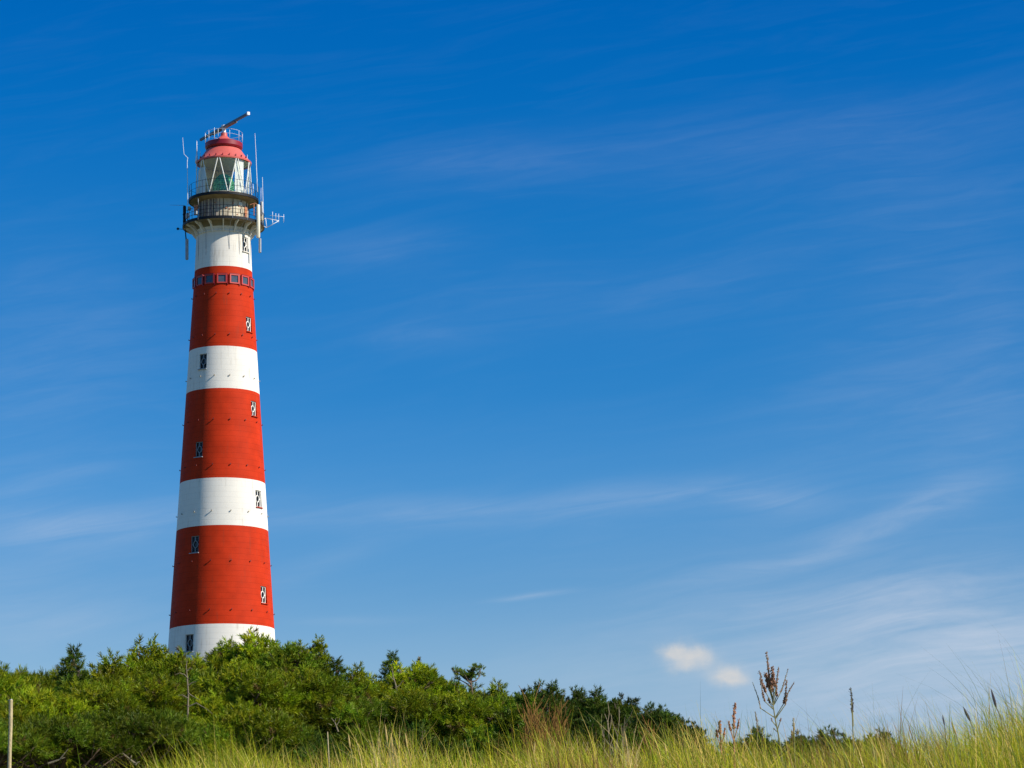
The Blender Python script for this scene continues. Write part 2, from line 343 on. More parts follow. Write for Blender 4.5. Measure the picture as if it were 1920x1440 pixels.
# windows: (angle, front row of the centre)
def wz(px, row, a):
    z = zf(row)
    for _ in range(4): r_ = rad(z); z = at(px, row, LY - r_ * math.cos(R(a))).z
    return z
WIN = [(52, 458, 457, 'narrow window in shade below the gallery'), (53, 467, 607, None), (-35, 381, 678, None), (55, 476, 765, None), (-35.5, 375, 843, None),
       (55, 485, 934, None), (-35.5, 367, 1021, None), (55.5, 493, 1114, None), (-37, 357, 1206, None)]
wins = []
for a, px, row, lab in WIN:
    z = wz(px, row, a); wins.append([a, z, 0.90 if z > zf(900) else 0.98, 1.5 if z > zf(900) else 1.65, lab])
def band(name, z0, z1, m, label=None):
    ang = [i * 3.0 - 180 for i in range(120)]
    zz = list(np.linspace(z0, z1, 9)); holes = []
    for a, z, w_, h_, _ in wins:
        if z0 < z < z1:
            da = math.degrees(w_ / 2 / rad(z)); holes.append((a - da, a + da, max(z - h_ / 2, z0 + .02), min(z + h_ / 2, z1 - .02)))
    for h in holes:
        ang = [q for q in ang if not (h[0] - 1 < q < h[1] + 1)] + [h[0], h[1]] + list(np.linspace(h[0], h[1], 5)[1:-1])
        zz = [q for q in zz if min(abs(q - h[2]), abs(q - h[3])) > .05 or q in (z0, z1)] + [h[2], h[3]]
    ang = sorted(ang); zz = sorted(zz); n = len(ang); b = MB()
    vs = [pol(a, rad(z), z) for z in zz for a in ang]; fs = []
    for i in range(len(zz) - 1):
        for j in range(n):
            am = ang[j] + .5 * ((ang[(j + 1) % n] - ang[j]) % 360); zm = (zz[i] + zz[i + 1]) / 2
            if any(h[0] < am < h[1] and h[2] < zm < h[3] for h in holes): continue
            fs.append((i * n + j, i * n + (j + 1) % n, (i + 1) * n + (j + 1) % n, (i + 1) * n + j))
    b.add(vs, fs, 0, True)
    for h in holes:                                       # reveals
        aa = list(np.linspace(h[0], h[1], 5)); D = .28
        for q0, q1 in zip(aa[:-1], aa[1:]):
            for zq in (h[2], h[3]):
                b.add([pol(q0, rad(zq), zq), pol(q1, rad(zq), zq), pol(q1, rad(zq) - D, zq), pol(q0, rad(zq) - D, zq)], [(0, 1, 2, 3)])
        for q in (h[0], h[1]):
            b.add([pol(q, rad(h[2]), h[2]), pol(q, rad(h[3]), h[3]), pol(q, rad(h[3]) - D, h[3]), pol(q, rad(h[2]) - D, h[2])], [(0, 1, 2, 3)])
    return b.build(name, m, LH, sharp=35, label=label)
edges = [zf(498), zf(648), zf(727), zf(895), zf(984), zf(1169)]
ZTOP = at(417.5, 446, LY).z
band('white_band', edges[0], ZTOP, WHITE)
band('red_band', edges[1], edges[0], RED, 'red band with a row of square lookout windows')
band('white_band', edges[2], edges[1], WHITE)
band('red_band', edges[3], edges[2], RED)
band('white_band', edges[4], edges[3], WHITE)
band('red_band', edges[5], edges[4], RED)
band('white_band', BASEZ, edges[5], WHITE, 'white base partly hidden by the pines')
def frame_at(a, r, z):                                    # local axes: x tangent, y outward, z up
    t = Vector((math.cos(R(a)), math.sin(R(a)), 0)); o = Vector((math.sin(R(a)), -math.cos(R(a)), 0))
    return pol(a, r, z), Matrix((t, o, Vector((0, 0, 1)))).transposed()
for a, z, w_, h_, lab in wins:
    z0, z1 = z - h_ / 2, z + h_ / 2
    r_ = min(rad(z0), rad(z1)); c, M = frame_at(a, r_ - .14, z)
    wdw = MB().box(c - M @ Vector((0, .11, 0)), (w_ + .02, .03, h_ + .02), M).build('window', DARKG, LH, label=lab)
    f = MB(); t = .085
    f.box(c + M @ Vector((-w_ / 2 + t / 2, 0, 0)), (t, .08, h_ * .99), M).box(c + M @ Vector((w_ / 2 - t / 2, 0, 0)), (t, .08, h_ * .99), M)
    f.box(c + M @ Vector((0, 0, h_ / 2 - t / 2)), (w_ - 2 * t, .075, t), M).box(c + M @ Vector((0, 0, -h_ / 2 + t / 2)), (w_ - 2 * t, .075, t), M)
    for s_ in (-1, 1):
        f.box(c + M @ Vector((0, .01, s_ * h_ * .335)), (.08, .06, h_ * .24), M)
        f.box(c + M @ Vector((s_ * w_ * .36, .01, 0)), (w_ * .13, .06, .08), M)
    ro = w_ * .27
    pts = [c + M @ Vector((ro * math.cos(g), .01, ro * 1.25 * math.sin(g))) for g in np.linspace(0, 2 * math.pi, 17)]
    f.tube(pts, .05, 5, cap=False)
    f.build('frame', WOODF if a > 0 else mat('shaded_window_frame', (.20, .21, .21), .6), wdw)  # left frames: darker copy, the shaded side put into the colour
    si, M2 = frame_at(a, rad(z0) + .02, z0 - .05)
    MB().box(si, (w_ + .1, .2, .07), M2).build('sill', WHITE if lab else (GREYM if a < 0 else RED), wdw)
# square lookout bays
zb = wz(416, 522, -2.5)
for a in (-75, -51, -27, -2.5, 21.5, 45.5, 69.5, 93.5):
    r_ = rad(zb); c, M = frame_at(a, r_ + .04, zb); hw = .44
    dark = a < -20
    b = MB()
    b.box(c + M @ Vector((-hw, 0, 0)), (.13, .16, .96), M).box(c + M @ Vector((hw, 0, 0)), (.13, .16, .96), M)
    b.box(c + M @ Vector((0, 0, .42)), (2 * hw - .13, .15, .12), M).box(c + M @ Vector((0, 0, -.42)), (2 * hw - .13, .15, .12), M)
    fr = b.build('lookout_window', BAYRED, LH)
    MB().box(c + M @ Vector((0, -.02, 0)), (2 * hw - .13, .05, .76), M).build('pane', GREYG, fr)
    MB().box(c + M @ Vector((0, .0, .52)), (.95, .18, .04), M).box(c + M @ Vector((hw + .11, -.02, -.08)), (.07, .14, 1.1), M).build('surround', DARKRED, fr)
# studs on the plate joints
zrows = [(549, -14.5), (626, -15), (703, -15), (785, -15), (870, -15), (957, -15), (1050, -15), (1142, -15)]
studm = {}
for row, a0 in zrows:
    z = zf(row)
    white = any(edges[i] > z > edges[i + 1] for i in (1, 3))
    for k_ in range(-4, 6):
        a = a0 + 24 * k_ + 1.5
        if (a < -92 or a > 100): continue
        c, M = frame_at(a, rad(z), z)
        b = MB().box((0, .06, 0), (.07, .15, .07)).box((0, .12, .035), (.08, .04, .13))
        if white not in studm: studm[white] = b.mesh('stud'); studm[white].materials.append(STUDW if white else STUD)
        o = link('stud', studm[white], None, LH); o.matrix_local = Matrix.Translation(c) @ M.to_4x4()
# ---- cornice and brackets under the gallery
RG = metres(76, 424); RU = metres(65.5, 374); RL = metres(51.2, 345); RW = metres(46, 390)
zg = zrow(404, RG)                                        # top edge of the gallery rim
zu = zrow(358, RU)                                        # upper gallery rim
rt = rad(ZTOP)
MB().lathe([(rt, ZTOP), (rt + .10, ZTOP + .02), (rt + .10, ZTOP + .14), (rt + .02, ZTOP + .2), (rt + .04, zg - .95), (rt + .10, zg - .80), (rt + .16, zg - .70)]).build('cornice', WHITE, LH)
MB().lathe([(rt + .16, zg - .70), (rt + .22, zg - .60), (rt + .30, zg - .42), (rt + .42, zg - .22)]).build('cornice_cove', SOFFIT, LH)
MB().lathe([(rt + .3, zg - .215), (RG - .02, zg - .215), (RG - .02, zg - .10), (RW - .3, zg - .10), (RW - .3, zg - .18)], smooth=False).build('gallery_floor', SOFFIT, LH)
MB().lathe([(RG - .019, zg - .24), (RG + .03, zg - .24), (RG + .03, zg + .02), (RG - .08, zg + .02), (RG - .08, zg - .09)], smooth=False).build('gallery_rim', BLACK, LH)
for k_ in range(16):
    a = k_ * 22.5 - .5; c, M = frame_at(a, 0, 0); b = MB(); t = .05
    sec = [(rt + .05, zg - 1.25), (rt + .10, zg - .225), (RG - .12, zg - .225), (RG - .12, zg - .34), (rt + .62, zg - .62), (rt + .20, zg - 1.25)]
    vs = [M @ Vector((s_ * t, r_, z)) for s_ in (-1, 1) for r_, z in sec]
    fs = [tuple(range(6)), tuple(reversed(range(6, 12)))] + [(i, i + 6, (i + 1) % 6 + 6, (i + 1) % 6) for i in range(6)]
    b.add(vs, fs); b.build('bracket', WHITE, LH)
def railing(name, r, z, h, rails, nposts, t, m, parent=LH, pt=None):
    b = MB()
    for q in rails: b.ring(r, z + h * q, t)
    o = b.build(name, m, parent)
    pm = MB().tube([(0, 0, 0), (0, 0, h)], pt or t * 1.2, 5).mesh('post'); pm.materials.append(m)
    for k_ in range(nposts): link('post', pm, None, o).location = pol(360 * (k_ + .5) / nposts, r, z)
    return o
railing('gallery_railing', RG - .03, zg, 1.12, (.35, .68, 1.0), 32, .022, BLACK, pt=.028)
# ---- watch room
zw1 = zu - .42
MB().lathe([(RW, zg - .10), (RW, zw1)], 96).build('watch_room_wall', CREAM, LH)
b = MB()
for k_ in range(16):
    a = k_ * 22.5 - .5; c, M = frame_at(a, RW + .02, (zg + zw1) / 2); MB().box(c, (.05, .06, zw1 - zg - .1), M).build('wall_rib', BLACK, LH)
b = MB()
for a, z_, s_ in ((6, .55, .16), (14, .5, .1), (-9, .66, .12), (38, .7, .13), (33, .3, .1), (47, .45, .12), (-20, .8, .1), (22, .78, .12)):
    c, M = frame_at(a, RW + .02, zg + (zw1 - zg) * z_); MB().box(c, (s_, .08, s_), M).build('vent_plate', RUST, LH)
c, M = frame_at(41, RW + .05, zg + (zw1 - zg) * .8); MB().box(c, (.45, .1, .35), M).build('vent_box', BEIGE, LH)
c, M = frame_at(62, RW + .04, zg + .85); MB().box(c, (.5, .08, 1.6), M).build('gallery_door', RUST, LH)
# ---- upper gallery
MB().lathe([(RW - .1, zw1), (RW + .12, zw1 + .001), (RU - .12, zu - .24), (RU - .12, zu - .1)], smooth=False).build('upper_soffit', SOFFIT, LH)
MB().lathe([(RU - .13, zu - .26), (RU, zu - .26), (RU, zu), (RL - .2, zu), (RL - .2, zu - .1), (RU - .13, zu - .1)], smooth=False, close=True).build('upper_gallery', BLACK, LH)
hU = at(417.5, 334, LY - RU).z - zu
railing('upper_railing', RU - .04, zu, hU, (.5, 1.0), 24, .017, BLACK)
# ---- lantern
zl0, zl1 = zu + .02, zrow(293, RL * .97)
MB().lathe([(RL + .06, zl0), (RL + .06, zl0 + .22), (RL - .05, zl0 + .22), (RL - .05, zl0)], close=True).build('lantern_sill', CREAM, LH)
MB().lathe([(RL, zl0 + .22), (RL * .97, zl1)], 36, smooth=False).build('lantern_glass', GL, LH)
nod_b, nod_t = [-31 + 40 * k_ for k_ in range(9)], [-51 + 40 * k_ for k_ in range(9)]
for k_ in range(9):
    for s_, e_ in ((nod_b[k_] - .9, nod_t[k_] + 1.6), (nod_b[k_] + .9, nod_t[k_] + 40 - 1.6)):
        pts = [pol(s_ + (e_ - s_) * q, RL * (1 - .03 * q) + .05, zl0 + .2 + (zl1 - zl0 - .2) * q) for q in np.linspace(0, 1, 6)]
        MB().tube(pts, .048, 5).build('glazing_bar', CURTAIN, LH)
zm = zl0 + (zl1 - zl0) * .42
b = MB()
for k_ in range(9): pass
MB().lathe([(RL - .25, zl1 - .05), (.9, zl1 - .02), (.01, zl1 + .02)]).build('lantern_ceiling', KHAKI, LH)
# pale blinds hung inside on the sunny and the seaward sides
def sector(a0, a1, r, z0, z1, m, name, n=14):
    b = MB(); aa = np.linspace(a0, a1, n)
    vs = [pol(a, r + (.03 * (-1) ** i), z) for z in (z0, z1) for i, a in enumerate(aa)]
    b.add(vs, [(i, i + 1, n + i + 1, n + i) for i in range(n - 1)], 0, False); return b.build(name, m, LH)
sector(-88, -26, RW + .012, zg + .02, zw1 - .02, mat('slate_panel', (.17, .14, .125), .7, var=.4, scale=3), 'dark_panel', 12)  # darker sheets over the left part of the watch room wall
sector(-26, -8, RW + .010, zg + .45, zw1 - .02, mat('grey_panel', (.27, .22, .18), .7, var=.4, scale=3), 'dark_panel', 5)
sector(26, 52, RL - .22, zl0 + .1, zl1 - .1, CURTAIN, 'blind')
sector(76, 100, RL - .22, zl0 + .1, zl1 - .9, CURTAIN, 'blind')
sector(-95, -47, RL - .22, zl0 + .1, zl1 - .8, CURTAIN, 'blind')
sector(158, 232, RL - .3, zl0 + .1, zl1 - .1, KHAKI, 'rear_panel', 30)
# the lens: stacked prisms
prof = []
lz0, lz1 = zl0 + .15, zl0 + (zl1 - zl0) * .66
for i in range(15):
    q = i / 14; r_ = 1.12 * (1 - .55 * abs(2 * q - 1) ** 2.2); z = lz0 + (lz1 - lz0) * q
    prof += [(r_ * .90, z), (r_, z + .05)]
MB().lathe(prof, 32, smooth=False).build('lens', LENSG, LH)
MB().lathe([(.45, zl0), (.45, lz0 + .1)], 24).build('lens_pedestal', BLACK, LH)
# ---- roof
Ze = zl1 - .04
def rz_(hw, row, rr): return (metres(hw, row), zrow(row, metres(rr, row)))
zr1 = zrow(272, metres(33, 272)); zr2 = zrow(259.5, metres(34, 259))
MB().lathe([(RL * .95, Ze), (RL + .02, Ze - .06), (RL + .04, Ze + .10), (RL - .12, Ze + .24), (RL - .35, Ze + .50), (RL - .62, Ze + .82), (metres(33, 272), zr1 - .12), (metres(30, 272), zr1)]).build('roof', ROOFRED, LH)
MB().lathe([(metres(29, 272), zr1 - .02), (metres(33, 272), zr1 + .0), (metres(35, 266), zr1 + .18), (metres(35, 262), zr2 - .05), (metres(33.5, 260), zr2), (.2, zr2 + .02)], smooth=False).build('roof_drum', DARKRED, LH)
zc = zrow(252.5, .6)
MB().lathe([(metres(27, 258), zr2 + .01), (.62, zc - .28), (.34, zc), (.30, zc + .35), (.01, zc + .36)]).build('roof_cap', ROOFRED, LH)
hT = at(417.5, 240, LY - 1.7).z - zr2
railing('roof_railing', metres(34.5, 250), zr2, 1.05, (.55, 1.0), 10, .016, PALEM)
b = MB()
for k_ in range(26):
    a = -60 + k_ * 4.8; c, M = frame_at(a, RL + .01 - .06, Ze + .30); 
    if k_ % 3 == 0: MB().box(c, (.09, .12, .16), M).build('roof_lug', DARKRED, LH)
# ---- radar scanner
zp = zc + .35
pt_ = lp(424.5, 240, 0); pc = Vector((pt_.x, 0, 0))
rad_o = MB().lathe([(.19, zp), (.19, zp + .62), (.26, zp + .64), (.26, zp + .8), (.01, zp + .81)], 20).build('radar_scanner', PALEM, LH)
e0, e1 = at(376, 262, LY + 4.4), at(464, 214, LY - 4.3)
e0, e1 = TMi @ e0, TMi @ e1
mz = (e0.z + e1.z) / 2; e0.z = mz; e1.z = mz
ax = (e1 - e0).normalized(); side = Vector((-ax.y, ax.x, 0)); M = Matrix((ax, side, Vector((0, 0, 1)))).transposed()
mid = (e0 + e1) / 2; Lr = (e1 - e0).length
b = MB().box(mid, (Lr, .20, .23), M).box(mid - Vector((0, 0, .12)), (Lr * .5, .40, .10), M)
b.build('scanner_bar', mat('slate_scanner', (.10, .12, .14), .5), rad_o)
MB().box(e1 + ax * .14, (.24, .27, .30), M).build('end_cap', PALEM, rad_o)
MB().tube([(mid.x, mid.y, zp + .75), (mid.x, mid.y, mz - .1)], .13, 10).build('turning_unit', DARKRED, rad_o)
# ---- antennas and gallery gear, each placed on the rim it is clamped to
def whip(pts, r=.022, m=PALEM, name='whip_antenna'):
    P = [lp(*p) for p in pts]; n = len(P); return MB().tube(P, [r * (1.25 - .6 * i / max(1, n - 1)) for i in range(n)], 6).build(name, m, LH)
q1 = RG * .3
whip([(352, 384, q1), (351.5, 330, q1), (351, 300, q1)], .035)
whip([(351, 304, q1), (352, 296, q1), (345, 289, q1), (343.5, 272, q1), (342.5, 258, q1)], .026)
whip([(368.5, 306, .6), (369, 288, .6)], .12); whip([(369, 289, .6), (369, 264, .6)], .04)
whip([(385, 266, .2), (385, 249, .2)], .028); whip([(402, 262, 1.2), (402, 239, 1.2)], .028)
whip([(483, 360, .8), (481, 318, .8), (480, 290, .8), (478, 250, .8)], .03)
whip([(493.5, 400, 1.0), (493, 376, 1.0), (492, 332, 1.0)], .032)
whip([(475, 362, 1.2), (474.5, 345, 1.2)], .03)
whip([(346, 385, .3), (318, 384.5, .3)], .018, GREYM, 'side_antenna')
whip([(372, 384, RG * .75), (371.5, 372, RG * .75)], .03, GREYM, 'short_aerial'); whip([(489, 380, .4), (489.5, 352, .4)], .02)
whip([(376, 303, .7), (375.5, 283, .7)], .022); whip([(463, 308, .7), (464, 290, .7)], .02); whip([(357, 372, .9), (356.5, 346, .9)], .02)
for a in (-62, -38, 12, 34, 71):
    MB().tube([pol(a, RG + .02, zg + .3), pol(a + .6, RG + .07, zg - .2), pol(a - .8, RG - .5, zg - .45), pol(a + .4, rt + .14, zg - 1.0), pol(a, rad(ZTOP - 1.2) + .04, ZTOP - 1.6 - .02 * abs(a))], .022, 5).build('cable', GREYM, LH)
for a, w_, h_ in ((-66, .35, .5), (-44, .3, .35), (27, .28, .4), (74, .4, .55)):
    c, M = frame_at(a, RG - .12, zg + .55 + .1 * w_); MB().box(c, (w_, .22, h_), M).build('equipment_box', GREYM if a < 0 else CREAM, LH)
b = MB(); c0 = lp(333.5, 429, .3)
b.lathe([(.01, -.14), (.13, -.07), (.13, .07), (.01, .14)], 10); 
for i in range(len(b.v)): b.v[i] = tuple(Vector(b.v[i]) + c0)
b.tube([c0, lp(344, 430, .3)], .03, 5).build('small_floodlight', BLACK, LH)
def vpanel(px, r0, r1, dep, wpx, m, name, base, lean=0):
    p0, p1 = lp(px, r1, dep), lp(px + lean, r0, dep); w_ = wpx * S
    b = MB().tube([p0, p0 + (p1 - p0) * .03, p1 - (p1 - p0) * .03, p1], [w_ * .35, w_ * .5, w_ * .5, w_ * .35], 10)
    o = b.build(name, m, LH)
    arm = MB()
    for q in (.25, .75):
        c_ = p0 + (p1 - p0) * q; d = Vector((c_.x, c_.y, 0)).normalized(); tgt = Vector((d.x * base, d.y * base, min(max(c_.z, zg - .2), zg + 1.1)))
        arm.tube([c_, tgt], .04, 5)
    arm.build('mounting_arm', BLACK, o); return o
vpanel(484, 384, 446, RG * .55, 7.5, BEIGE, 'panel_antenna', RG)
vpanel(487.5, 447, 474, RG * .35, 5, GREYM, 'panel_antenna', RG - .1)
vpanel(350.5, 448, 487, RG * .3, 6, GREYM, 'panel_antenna', RG - .1)
vpanel(346, 386, 424, RG * .1, 6, BLACK, 'panel_antenna', RG)
vpanel(491, 378, 424, -.4, 6, GREYM, 'panel_antenna', RG)
# boxes on the left of the gallery
c = lp(367.5, 394, RG * .5); MB().box(c, (.42, .42, .95)).build('signal_box', RUST, LH)
c = lp(355, 391, RG * .35); MB().box(c, (.32, .5, .3)).box(c + Vector((0, 0, -.6)), (.08, .08, 1.0)).build('junction_box', CREAM, LH)
c = lp(478, 386, RG * .4)
MB().ring(0, 0, 0).tube([c + Vector((-.5, 0, .1)), c + Vector((0, 0, .28)), c + Vector((.45, 0, .0))], .05, 6).tube([c + Vector((-.1, 0, .2)), c + Vector((-.1, 0, -1.0))], .05, 6).build('lamp_bracket', RUST, LH)
# yagi antenna on its triangular outrigger at the right
d_ = .9
b = MB()
A, B_, T_ = lp(498, 409, d_), lp(500, 427, d_), lp(523, 414, d_)
for p, q in ((A, T_), (B_, T_), (A, B_), ((A + T_) / 2, (B_ + T_) / 2), (lp(494, 412, d_), A), (lp(494, 424, d_), B_)): b.tube([p, q], .035, 5)
yo = b.build('yagi_antenna', PALEM, LH)
b = MB()
for px, r0, r1 in ((522.5, 401, 418), (532, 402, 417), (511, 397, 410), (517, 400, 412)): b.tube([lp(px, r0, d_), lp(px, r1, d_)], .024, 5)
b.tube([lp(506, 404, d_), lp(533, 406.5, d_)], .022, 5).build('aerial_elements', PALEM, yo)

# ------------------------------------------------------------------ pines
GREEN = leafmat('pine_needles', .25)
def crown_mesh(name, pads, seed, hue=(.085, .135, .012), needles=26, tuft=.15, perm2=60, nw=.018, up=.32):
    g = np.random.default_rng(seed); P, D, Cc, Ls = [], [], [], []
    for (cx, cy, cz, rx, rz2) in pads:
        n = int(max(10, perm2 * 2 * math.pi * rx * (rx + rz2) / 2))
        th = g.uniform(0, 2 * math.pi, n); s = g.uniform(-.45, 1, n); c_ = np.sqrt(1 - s * s)
        nrm = np.stack([c_ * np.cos(th), c_ * np.sin(th), s], -1)
        rr = g.uniform(.40, 1.06, n)[:, None]
        P.append(np.array([cx, cy, cz]) + nrm * np.array([rx, rx, rz2]) * rr)
        d = nrm * np.array([1, 1, .8]) + np.array([0, 0, up]) + g.normal(0, .22, (n, 3)); D.append(d / np.linalg.norm(d, axis=1)[:, None])
        padv = g.uniform(.55, 1.45); yel = g.uniform(.9, 1.12)
        v_ = g.uniform(.65, 1.3, n) * padv
        cc = np.array(hue)[None] * v_[:, None] * np.stack([np.full(n, yel) * g.uniform(.85, 1.25, n), np.ones(n), g.uniform(.6, 1.6, n)], -1)
        old = g.random(n) < .025; cc[old] = np.array([.16, .10, .03]) * g.uniform(.6, 1.2, (old.sum(), 1))
        Cc.append(cc); Ls.append(tuft * g.uniform(.7, 1.35, n))
    P, D, Cc, Ls = np.concatenate(P), np.concatenate(D), np.concatenate(Cc), np.concatenate(Ls)
    n = len(P); m = needles
    up_ = np.where(np.abs(D[:, 2:3]) < .9, np.array([[0, 0, 1.]]), np.array([[1., 0, 0]]))
    x = np.cross(D, up_); x /= np.linalg.norm(x, axis=1)[:, None]; y = np.cross(D, x)
    ph = g.uniform(0, 2 * math.pi, (n, m)); t = g.uniform(0, 1, (n, m)); spread = np.radians(74 - 56 * t + g.normal(0, 7, (n, m)))
    rd = np.cos(ph)[..., None] * x[:, None] + np.sin(ph)[..., None] * y[:, None]
    nd = D[:, None] * np.cos(spread)[..., None] + rd * np.sin(spread)[..., None]
    base = P[:, None] + D[:, None] * (Ls[:, None] * t)[..., None]
    nl = (.70 * Ls[:, None] * g.uniform(.7, 1.2, (n, m)))[..., None]
    sd_ = np.cross(nd, g.normal(0, 1, (n, m, 3))); sd_ /= np.linalg.norm(sd_, axis=-1)[..., None]
    sd_ *= nw / 2
    tip = base + nd * nl
    V = np.stack([base - sd_, base + sd_, tip + sd_ * .35, tip - sd_ * .35], 2).reshape(-1, 3)
    Fc = np.arange(len(V)).reshape(-1, 4)
    colr = np.repeat(Cc, m * 4, 0)
    return tri_mesh(name, V, Fc, 4, colr)
def pine_proto(kind, seed, hue):
    g = random.Random(seed); pads = []; tb = MB()
    if kind == 'dome':                                    # unit tree: 4 m high, 5 m wide
        H, Rd, n = 4.0, 2.5, 34
        for i in range(n):
            fi = i * 2.39996 + g.uniform(-.3, .3); s = 1 - (i + .5) / n * 1.02; s = max(-.1, s)
            rr = g.uniform(.72, 1.0); c_ = math.sqrt(max(0, 1 - s * s)) * Rd * rr * .86
            pads.append((c_ * math.cos(fi), c_ * math.sin(fi), 1.15 + s * (H - 1.75) * rr + g.uniform(-.25, .3), g.uniform(.42, .78), g.uniform(.28, .5)))
        for i in range(7): pads.append((g.uniform(-1.8, 1.8), g.uniform(-1.8, 1.8), g.uniform(.7, 1.6), g.uniform(.5, .8), g.uniform(.3, .45)))
    elif kind == 'leader':                                # narrow young pine with an upright tip
        H = 4.0
        for i in range(26):
            q = (i + .5) / 26; z = .5 + 3.1 * q; r_ = (1 - q) * 1.15 + .06; fi = i * 2.39996
            pads.append((r_ * math.cos(fi) * g.uniform(.7, 1.1), r_ * math.sin(fi) * g.uniform(.7, 1.1), z + g.uniform(-.12, .12), .16 + .34 * (1 - q), .18 + .16 * (1 - q)))
        pads.append((0, 0, 3.72, .12, .26))
    elif kind == 'clump':                                 # small rounded crown with a few prongs, 2.8 m wide
        H = 3.0
        for i in range(20):
            fi = i * 2.39996; s = 1 - (i + .5) / 20 * 1.3; c_ = math.sqrt(max(0, 1 - s * s)) * 1.15 * g.uniform(.6, 1)
            pads.append((c_ * math.cos(fi), c_ * math.sin(fi), 1.5 + s * 1.05 * g.uniform(.7, 1.0), g.uniform(.26, .44), g.uniform(.22, .34)))
        for i in range(5):
            fi = g.uniform(0, 6.28); r_ = g.uniform(.1, .9); z = 2.75 - .5 * r_ + g.uniform(-.1, .25)
            pads.append((r_ * math.cos(fi), r_ * math.sin(fi), z, .12, .22)); pads.append((r_ * math.cos(fi), r_ * math.sin(fi), z - .3, .2, .22))
    elif kind == 'parasol':                               # wide low canopy over bare shaded stems
        H = 4.0
        for i in range(34):
            fi = i * 2.39996; r_ = 2.4 * math.sqrt((i + .5) / 34)
            pads.append((r_ * math.cos(fi), r_ * math.sin(fi), 3.62 - .12 * r_ * r_ + g.uniform(-.2, .2), g.uniform(.42, .62), g.uniform(.26, .40)))
    elif kind == 'umbrella':                              # flat open top on a bare stem
        H = 4.0
        for i in range(15):
            fi = i * 2.39996; r_ = .68 * math.sqrt((i + .5) / 15)
            pads.append((r_ * math.cos(fi) + (.25 if i % 3 else -.1), r_ * math.sin(fi), 3.4 + g.uniform(-.30, .22) - .25 * (i % 4 == 0), g.uniform(.13, .24), g.uniform(.09, .15)))
        for i in range(16): 
            fi = i * 2.39996; r_ = 2.1 * math.sqrt((i + .5) / 16)
            pads.append((r_ * math.cos(fi), r_ * math.sin(fi), 1.6 + g.uniform(-.3, .4) - .15 * r_, g.uniform(.4, .6), g.uniform(.28, .4)))
    elif kind == 'shrub':
        H = 4.0
        for i in range(26):
            fi = i * 2.39996; s = 1 - (i + .5) / 26; c_ = math.sqrt(1 - s * s) * 2.3 * g.uniform(.7, 1)
            pads.append((c_ * math.cos(fi), c_ * math.sin(fi), .9 + s * 2.4 * g.uniform(.8, 1.05), g.uniform(.4, .65), g.uniform(.35, .55)))
    th = {'clump': 2.4, 'dome': 3.0, 'leader': 3.7, 'umbrella': 3.3, 'parasol': 3.3, 'shrub': 2.2}[kind]
    tw = [Vector((g.uniform(-.12, .12) * q * 3, g.uniform(-.12, .12) * q * 3, -.5 + (th + .5) * q)) for q in np.linspace(0, 1, 7)]
    tb.tube(tw, [.15 * (1 - .8 * q) for q in np.linspace(0, 1, 7)], 7)
    for (cx, cy, cz, rx, rz2) in pads:
        z0 = max(.1, min(th - .1, cz - math.hypot(cx, cy) * g.uniform(.35, .8))); q = (z0 + .5) / (th + .5) * 6; i = min(5, int(q)); p0 = tw[i].lerp(tw[i + 1], q - i)
        p1 = Vector((cx, cy, cz)); pm = p0.lerp(p1, .5) + Vector((g.uniform(-.1, .1), g.uniform(-.1, .1), g.uniform(-.15, .05)))
        tb.tube([p0, pm, p1], [.055, .035, .015], 5)
        for _ in range(3):
            e = p1 + Vector((g.uniform(-1, 1) * rx * .8, g.uniform(-1, 1) * rx * .8, g.uniform(-.2, .8) * rz2)); tb.tube([pm.lerp(p1, .6), e], [.018, .008], 4)
    cm = crown_mesh('crown_' + kind, pads, seed, hue, tuft={'umbrella': .14, 'clump': .15, 'leader': .17}.get(kind, .20), perm2={'clump': 85, 'leader': 80, 'umbrella': 90}.get(kind, 50), nw=.02)
    zc_ = np.empty(len(cm.vertices) * 3, np.float32); cm.vertices.foreach_get('co', zc_); hm = float(np.percentile(zc_[2::3], 99.7)) 
    return cm, tb.mesh('trunk'), hm
HG = (.195, .245, .008); HD = (.060, .100, .010); HY = (.225, .285, .008)
PROTO = {}
for key, kind, seed, hue in (('a', 'dome', 1, HG), ('b', 'dome', 2, HY), ('c', 'dome', 3, HG), ('d', 'dome', 4, (.125, .185, .010)), ('l', 'leader', 5, (.10, .16, .014)),
                             ('m', 'leader', 6, HY), ('u', 'umbrella', 7, (.12, .17, .016)), ('s', 'shrub', 8, HD), ('t', 'shrub', 9, (.07, .11, .010)), ('k', 'dome', 10, HD), ('p', 'parasol', 11, (.135, .19, .010)), ('ca', 'clump', 12, HG), ('cb', 'clump', 13, HY), ('cd', 'clump', 14, (.125, .185, .010)), ('ck', 'clump', 15, HD), ('ct', 'clump', 16, (.07, .11, .010)), ('cc', 'clump', 17, (.15, .215, .010))):
    cm, tm, hm = pine_proto(kind, seed, hue); cm.materials.append(GREEN); tm.materials.append(BARK); PROTO[key] = (cm, tm, hm)
G1, G2, G3 = 'skyline pines below the lighthouse', 'front row of dune pines', 'dark shrubby pines at the right end'
